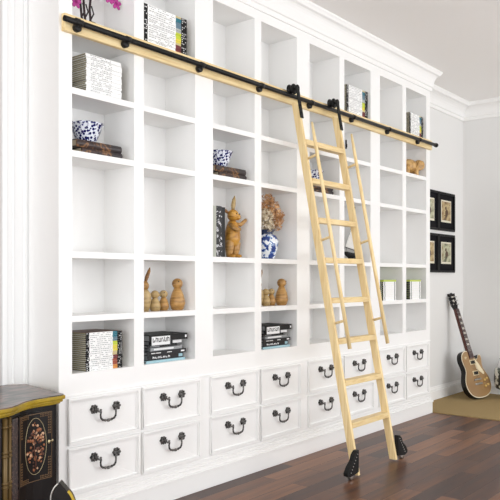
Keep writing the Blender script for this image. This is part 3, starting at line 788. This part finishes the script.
# patterned jar at the right edge
M_jar = ramp_mat('black_white_jar_glaze', [(0, (26, 30, 28)), (.46, (26, 30, 28)), (.50, (120, 128, 116)), (.54, (222, 222, 214))], nscale=17, detail=2, rough=.3, const=True)
jx, jy = 5.20, -.290
jr = thing('patterned_jar', (jx, jy, .008), 'black and white patterned jar with white lid at the right edge behind guitar', 'jar')
MB().lathe([(.001, .088), (.080, .088), (.120, .105), (.136, .14), (.140, .20), (.138, .28), (.128, .308), (.001, .31)], (jx, jy, 0), 32).build('jar_body', M_jar, jr)
MB().lathe([(.001, .31), (.105, .31), (.112, .325), (.10, .36), (.092, .40), (.001, .41)], (jx, jy, 0), 32).build('lid', M_por, jr)
for k in range(3):
    a = k*2*PI/3+.9; MB().tube([(jx+.05*math.cos(a), jy+.05*math.sin(a), .008), (jx+.05*math.cos(a), jy+.05*math.sin(a), .095)], .010, 10).build('foot', M_blackmatte, jr)

# ------------------------------------------------------------------ lacquer cabinet
def mirror(pts, c=-.66): return pts + [(2*c-x, y) for x, y in pts[::-1]]
top_front = [(-.112, -.198), (-.122, -.212), (-.150, -.216), (-.200, -.214), (-.250, -.217), (-.290, -.224), (-.330, -.240), (-.370, -.264), (-.410, -.292), (-.445, -.310), (-.480, -.314), (-.530, -.312), (-.580, -.322), (-.62, -.332)]
cab = thing('lacquer_cabinet', (-.66, 0, 0), 'black and gold lacquered cabinet with painted door and gilt-edged top left of bookcase', 'cabinet')
M_lac = mat('black_lacquer', (14, 9, 9), .34, 0, .25, .08)
M_oliveg = ramp_mat('antique_gold_paint', [(.35, (142, 116, 8)), (.65, (178, 148, 18))], nscale=14, rough=.42)
M_ctop = ramp_mat('painted_cabinet_top', [(.34, (40, 38, 36)), (.47, (84, 76, 70)), (.55, (128, 102, 94)), (.64, (62, 56, 50))], scale=(2.5, 7, 1), nscale=2.4, detail=5, dist=.8, rough=.35, coat=.3)
TZ = .70
bk = [(-1.262, .232), (-.115, .238), (-.042, .190)]
def scaled(pts, dy, dx):   # inset towards back / centre
    return [((-.66+(x+.66)*(1-dx)), y+dy) for x, y in pts]
def plan(dy, dx): 
    f = scaled(mirror(top_front), dy, dx); b2 = [(-.66+(x+.66)*(1-dx), y) for x, y in bk]
    return f + b2
m = MB(); m.prism(plan(0, 0), TZ-.020, TZ-.004, 'z'); m.prism(plan(.008, .012), TZ-.032, TZ-.020, 'z'); m.prism(plan(.016, .026), TZ-.040, TZ-.032, 'z')
m.build('top_moulding', M_oliveg, cab, bevel=.004)
m = MB(); m.prism(plan(.006, .008), TZ-.004, TZ, 'z'); m.build('top_panel', M_ctop, cab)
bf = scaled(mirror(top_front), .030, .045)
def bplan(): return bf + [(-.66+(x+.66)*.955, .225) for x, y in bk]
m = MB(); m.prism(bplan(), .10, TZ-.040, 'z'); m.build('cabinet_body', M_lac, cab)
m = MB(); m.prism([(x, y-.008) for x, y in bf] + [(-1.24, .225), (-.08, .225)], .06, .10, 'z'); m.build('base_moulding', M_oliveg, cab, bevel=.004)
for x_, y_ in ((-.17, -.12), (-.17, .17), (-1.15, -.12), (-1.15, .17)):
    MB().lathe([(.001, 0), (.016, 0), (.024, .02), (.018, .035), (.032, .06), (.001, .06)], (x_, y_, 0), 16).build('foot', M_oliveg, cab)
# curve helpers on the front
def front(u):
    """point and outward normal at X = u on the body's front"""
    P = sorted(bf)
    for (x0, y0), (x1, y1) in zip(P, P[1:]):
        if x0 <= u <= x1:
            t = (u-x0)/(x1-x0); d = Vector((x1-x0, y1-y0)).normalized(); return y0+(y1-y0)*t, Vector((d.y, -d.x))
    return -.2, Vector((0, -1))
def strip(m, u0, u1, z0, z1, off0, off1, n=10):
    us = [u0+(u1-u0)*i/n for i in range(n+1)]
    A_ = []
    for u in us:
        y, nr = front(u); A_.append([m.bm.verts.new(Vector((u+nr.x*o, y+nr.y*o, z_))) for o, z_ in ((off0, z0), (off1, z0), (off1, z1), (off0, z1))])
    for P, Q in zip(A_, A_[1:]):
        for k in range(4): m._f([P[k], P[(k+1) % 4], Q[(k+1) % 4], Q[k]])
    m._f(A_[0]); m._f(A_[-1][::-1])
M_lac2 = mat('brown_black_lacquer', (26, 17, 16), .4, 0, .3)
M_fret = mat('dull_gold_line', (112, 84, 54), .5)
def side(cx_):
    """decorated doors either side of the bulged centre; cx_ maps X for the mirrored one"""
    f = (lambda x: x) if cx_ > 0 else (lambda x: -1.32-x)
    def st(m, a, b_, *r, **k):
        a, b_ = f(a), f(b_)
        strip(m, min(a, b_), max(a, b_), *r, **k)
    m = MB(); st(m, -.365, -.168, .345, .640, .0, .006); d = m.build('door', M_lac, cab)
    m = MB()
    for z_ in (.352, .632): st(m, -.355, -.178, z_-.0012, z_+.0012, .006, .0075)
    for u in (-.355, -.178): st(m, u-.0008, u+.0008, .352, .632, .006, .0075, n=1)
    # fret corners
    for (u, du) in ((-.352, 1), (-.181, -1)):
        for (z_, dz) in ((.630, -1), (.354, 1)):
            for i in range(7):
                for j in range(2):
                    uu = u+du*(.004+i*.008); zz = z_+dz*(.004+j*.008)
                    st(m, uu-.0022, uu+.0022, zz-.0022+.001*(i % 2), zz+.0022+.001*(i % 2), .006, .0078, n=1)
                    uu = u+du*(.004+j*.008); zz = z_+dz*(.020+i*.011)
                    st(m, uu-.0022, uu+.0022, zz-.003, zz+.003, .006, .0078, n=1)
    m.build('gilt_fretwork', M_fret, d)
    # oval medallion
    uc, zc, ru, rz_ = -.262, .497, .058, .118
    def on(a, b_, o):
        y, nr = front(f(a)); return Vector((f(a)+nr.x*o, y+nr.y*o, b_))
    m = MB(); m.tube([on(uc+ru*math.cos(t*PI/20), zc+rz_*math.sin(t*PI/20), .007) for t in range(40)], .0010, 6, closed=True); m.build('oval_border', mat('pale_gilt', (196, 180, 140), .4, .3), d)
    m = MB(); random.seed(11)
    m.mi = 1; m.tube([on(uc+.004*math.sin(k), zc-.10+k*.021, .0065) for k in range(9)], .003, 6)
    for k in range(130):
        a = random.uniform(-1, 1); b_ = random.uniform(-.9, .88)
        if a*a+b_*b_ > .80 or (abs(a) < .5 and b_ < -.5 and random.random() < .5): continue
        if -.05 < b_ < .05 and random.random() < .4: continue
        p = on(uc+ru*a*.9, zc+rz_*b_, .0065); m.mi = random.choice((0, 0, 1, 2))
        q = random.uniform(.0035, .008); m.ell(tuple(p), (q, .002, q*random.uniform(.6, 1.3)), (0, random.uniform(0, 3), 0), 8)
    m.build('painted_bouquet', [mat('copper_paint', (150, 92, 56), .45), mat('umber_paint', (84, 46, 30), .5), mat('blush_paint', (206, 164, 130), .5)], d)
    m = MB(); p = on(-.192, .505, .008); m.ell(tuple(p), (.006, .004, .009), seg=10); p2 = on(-.180, .510, .016); m.tube([tuple(p), tuple(p2)], .0022, 6); m.ell(tuple(p2), (.004, .004, .006), seg=8)
    m.build('key', mat('pale_brass', (206, 190, 150), .3, .7), d)
    # speckled stile
    M_spk = ramp_mat('speckled_lacquer', [(0, (30, 20, 24)), (.53, (30, 20, 24)), (.56, (104, 76, 76)), (.60, (142, 112, 86)), (.62, (30, 20, 24))], nscale=70, detail=2, rough=.3, const=True)
    m = MB(); st(m, -.425, -.375, .12, .640, .0, .008); m.build('speckled_stile', M_spk, cab)
    for u, r in ((-.437, .008), (-.462, .010)):
        uu = f(u)
        y, nr = front(uu); m = MB(); m.tube([(uu+nr.x*.004, y+nr.y*.004, .10), (uu+nr.x*.004, y+nr.y*.004, .655)], r, 12)
        for z_ in (.62, .52, .505, .40, .385, .28, .265):
            m.tube([(uu+nr.x*.004, y+nr.y*.004, z_-.004), (uu+nr.x*.004, y+nr.y*.004, z_+.004)], r+.0035, 12)
        m.build('gilt_column', mat('dark_gilt', (104, 82, 44), .4, .3), cab)
side(1); side(-1)
# centre drawers on the bulge
for z0, z1 in ((.45, .64), (.28, .43), (.12, .26)):
    m = MB(); strip(m, -.84, -.48, z0, z1, 0, .006); d = m.build('drawer', M_lac2, cab)
    y, nr = front(-.66); MB().ell((-.66, y-.012, (z0+z1)/2), (.012, .012, .012), seg=12).build('knob', mat('pale_brass', (206, 190, 150), .3, .7), d)
random.seed(5)

# ------------------------------------------------------------------ chair with leaf shaped finial in front of the cabinet
chx, chy = -1.062, -1.450
ch = thing('lacquer_chair', (chx, chy, 0), 'glossy black chair with gold rimmed pointed finial in front of the cabinet', 'chair', rz=math.radians(-51))
def CB(m, name, mt, parent, **k): return m.build(name, mt, parent, shift=False, **k)
leaf = [(-.001, .747), (-.014, .733), (-.020, .716), (-.019, .695), (-.018, .66), (.030, .66), (.034, .690), (.026, .716), (.012, .732)]
ls = smooth(leaf, 2)
m = MB(); m.prism(ls, -.012, .012, 'y'); lf = CB(m, 'finial', M_lac, ch, bevel=.004)
m = MB(); m.tube([(x, -.012, z_) for x, z_ in ls if x < -.002 and z_ > .665], .0018, 6); CB(m, 'silver_edge', M_steel, lf)
m = MB(); m.tube([(x, -.008, z_) for x, z_ in ls if x > .010 and z_ > .665 and z_ < .727], .0042, 8); CB(m, 'gold_edge', M_oliveg, lf)
m = MB(); m.prism(smooth([(-.20, .60), (-.19, .635), (-.10, .640), (0, .675), (.10, .640), (.19, .635), (.20, .60), (.10, .585), (0, .600), (-.10, .585)], 1), -.011, .011, 'y'); CB(m, 'top_rail', M_lac, ch, bevel=.004)
for s in (-1, 1):
    m = MB(); m.tube([(s*.19, 0, .62), (s*.185, 0, .45), (s*.18, .02, .40), (s*.18, .05, 0)], .014, 10); CB(m, 'leg', M_lac, ch)
    m = MB(); m.tube([(s*.18, -.38, .42), (s*.185, -.385, .2), (s*.175, -.39, 0)], [.018, .015, .012], 10); CB(m, 'leg', M_lac, ch)
m = MB(); m.prism([(-.05, .42), (.05, .42), (.03, .50), (.045, .59), (-.045, .59), (-.03, .50)], -.008, .008, 'y'); CB(m, 'splat', M_lac, ch)
m = MB(); m.box(-.205, .205, -.41, .02, .40, .425); CB(m, 'seat', M_lac, ch, bevel=.008)
m = MB(); m.box(-.19, .19, -.395, -.02, .425, .455); CB(m, 'cushion', mat('gold_cushion', (170, 140, 60), .8), ch, bevel=.012)

# ------------------------------------------------------------------ light
sc = bpy.context.scene
wd = bpy.data.worlds.new('sky'); sc.world = wd; wd.use_nodes = True
bg = wd.node_tree.nodes['Background']; bg.inputs['Color'].default_value = (.93, .96, 1, 1); bg.inputs['Strength'].default_value = 1.2
def area(name, loc, rot, sx, sy, e, c=(1, 1, 1)):
    a = bpy.data.lights.new(name, 'AREA'); a.shape = 'RECTANGLE'; a.size = sx; a.size_y = sy; a.energy = e; a.color = c
    o = bpy.data.objects.new(name, a); COL.objects.link(o); o.location = loc; o.rotation_euler = rot; return o
# daylight entering each window (emitters stand outside the glass line)
DAY = (.95, .975, 1)
T = PI/2+math.radians(26)     # upward tilt added to the window emitters to brighten the ceiling
area('window_daylight', (-1.9, YF-.25, 1.5), (T, 0, 0), 2.6, 2.5, 55, DAY)
area('window_daylight', (1.0, YF-.25, 1.5), (T, 0, 0), 2.6, 2.5, 90, DAY)
area('window_daylight', (3.85, YF-.25, 1.5), (T, 0, 0), 2.5, 2.5, 165, DAY)
area('window_daylight', (XL-.25, -2.55, 1.5), (T, 0, -PI/2), 4.1, 2.5, 185, DAY)
sc.view_settings.view_transform = 'Standard'; sc.view_settings.look = 'None'; sc.view_settings.gamma = 1
sc.view_settings.use_curve_mapping = False
sc.view_settings.exposure = -0.60
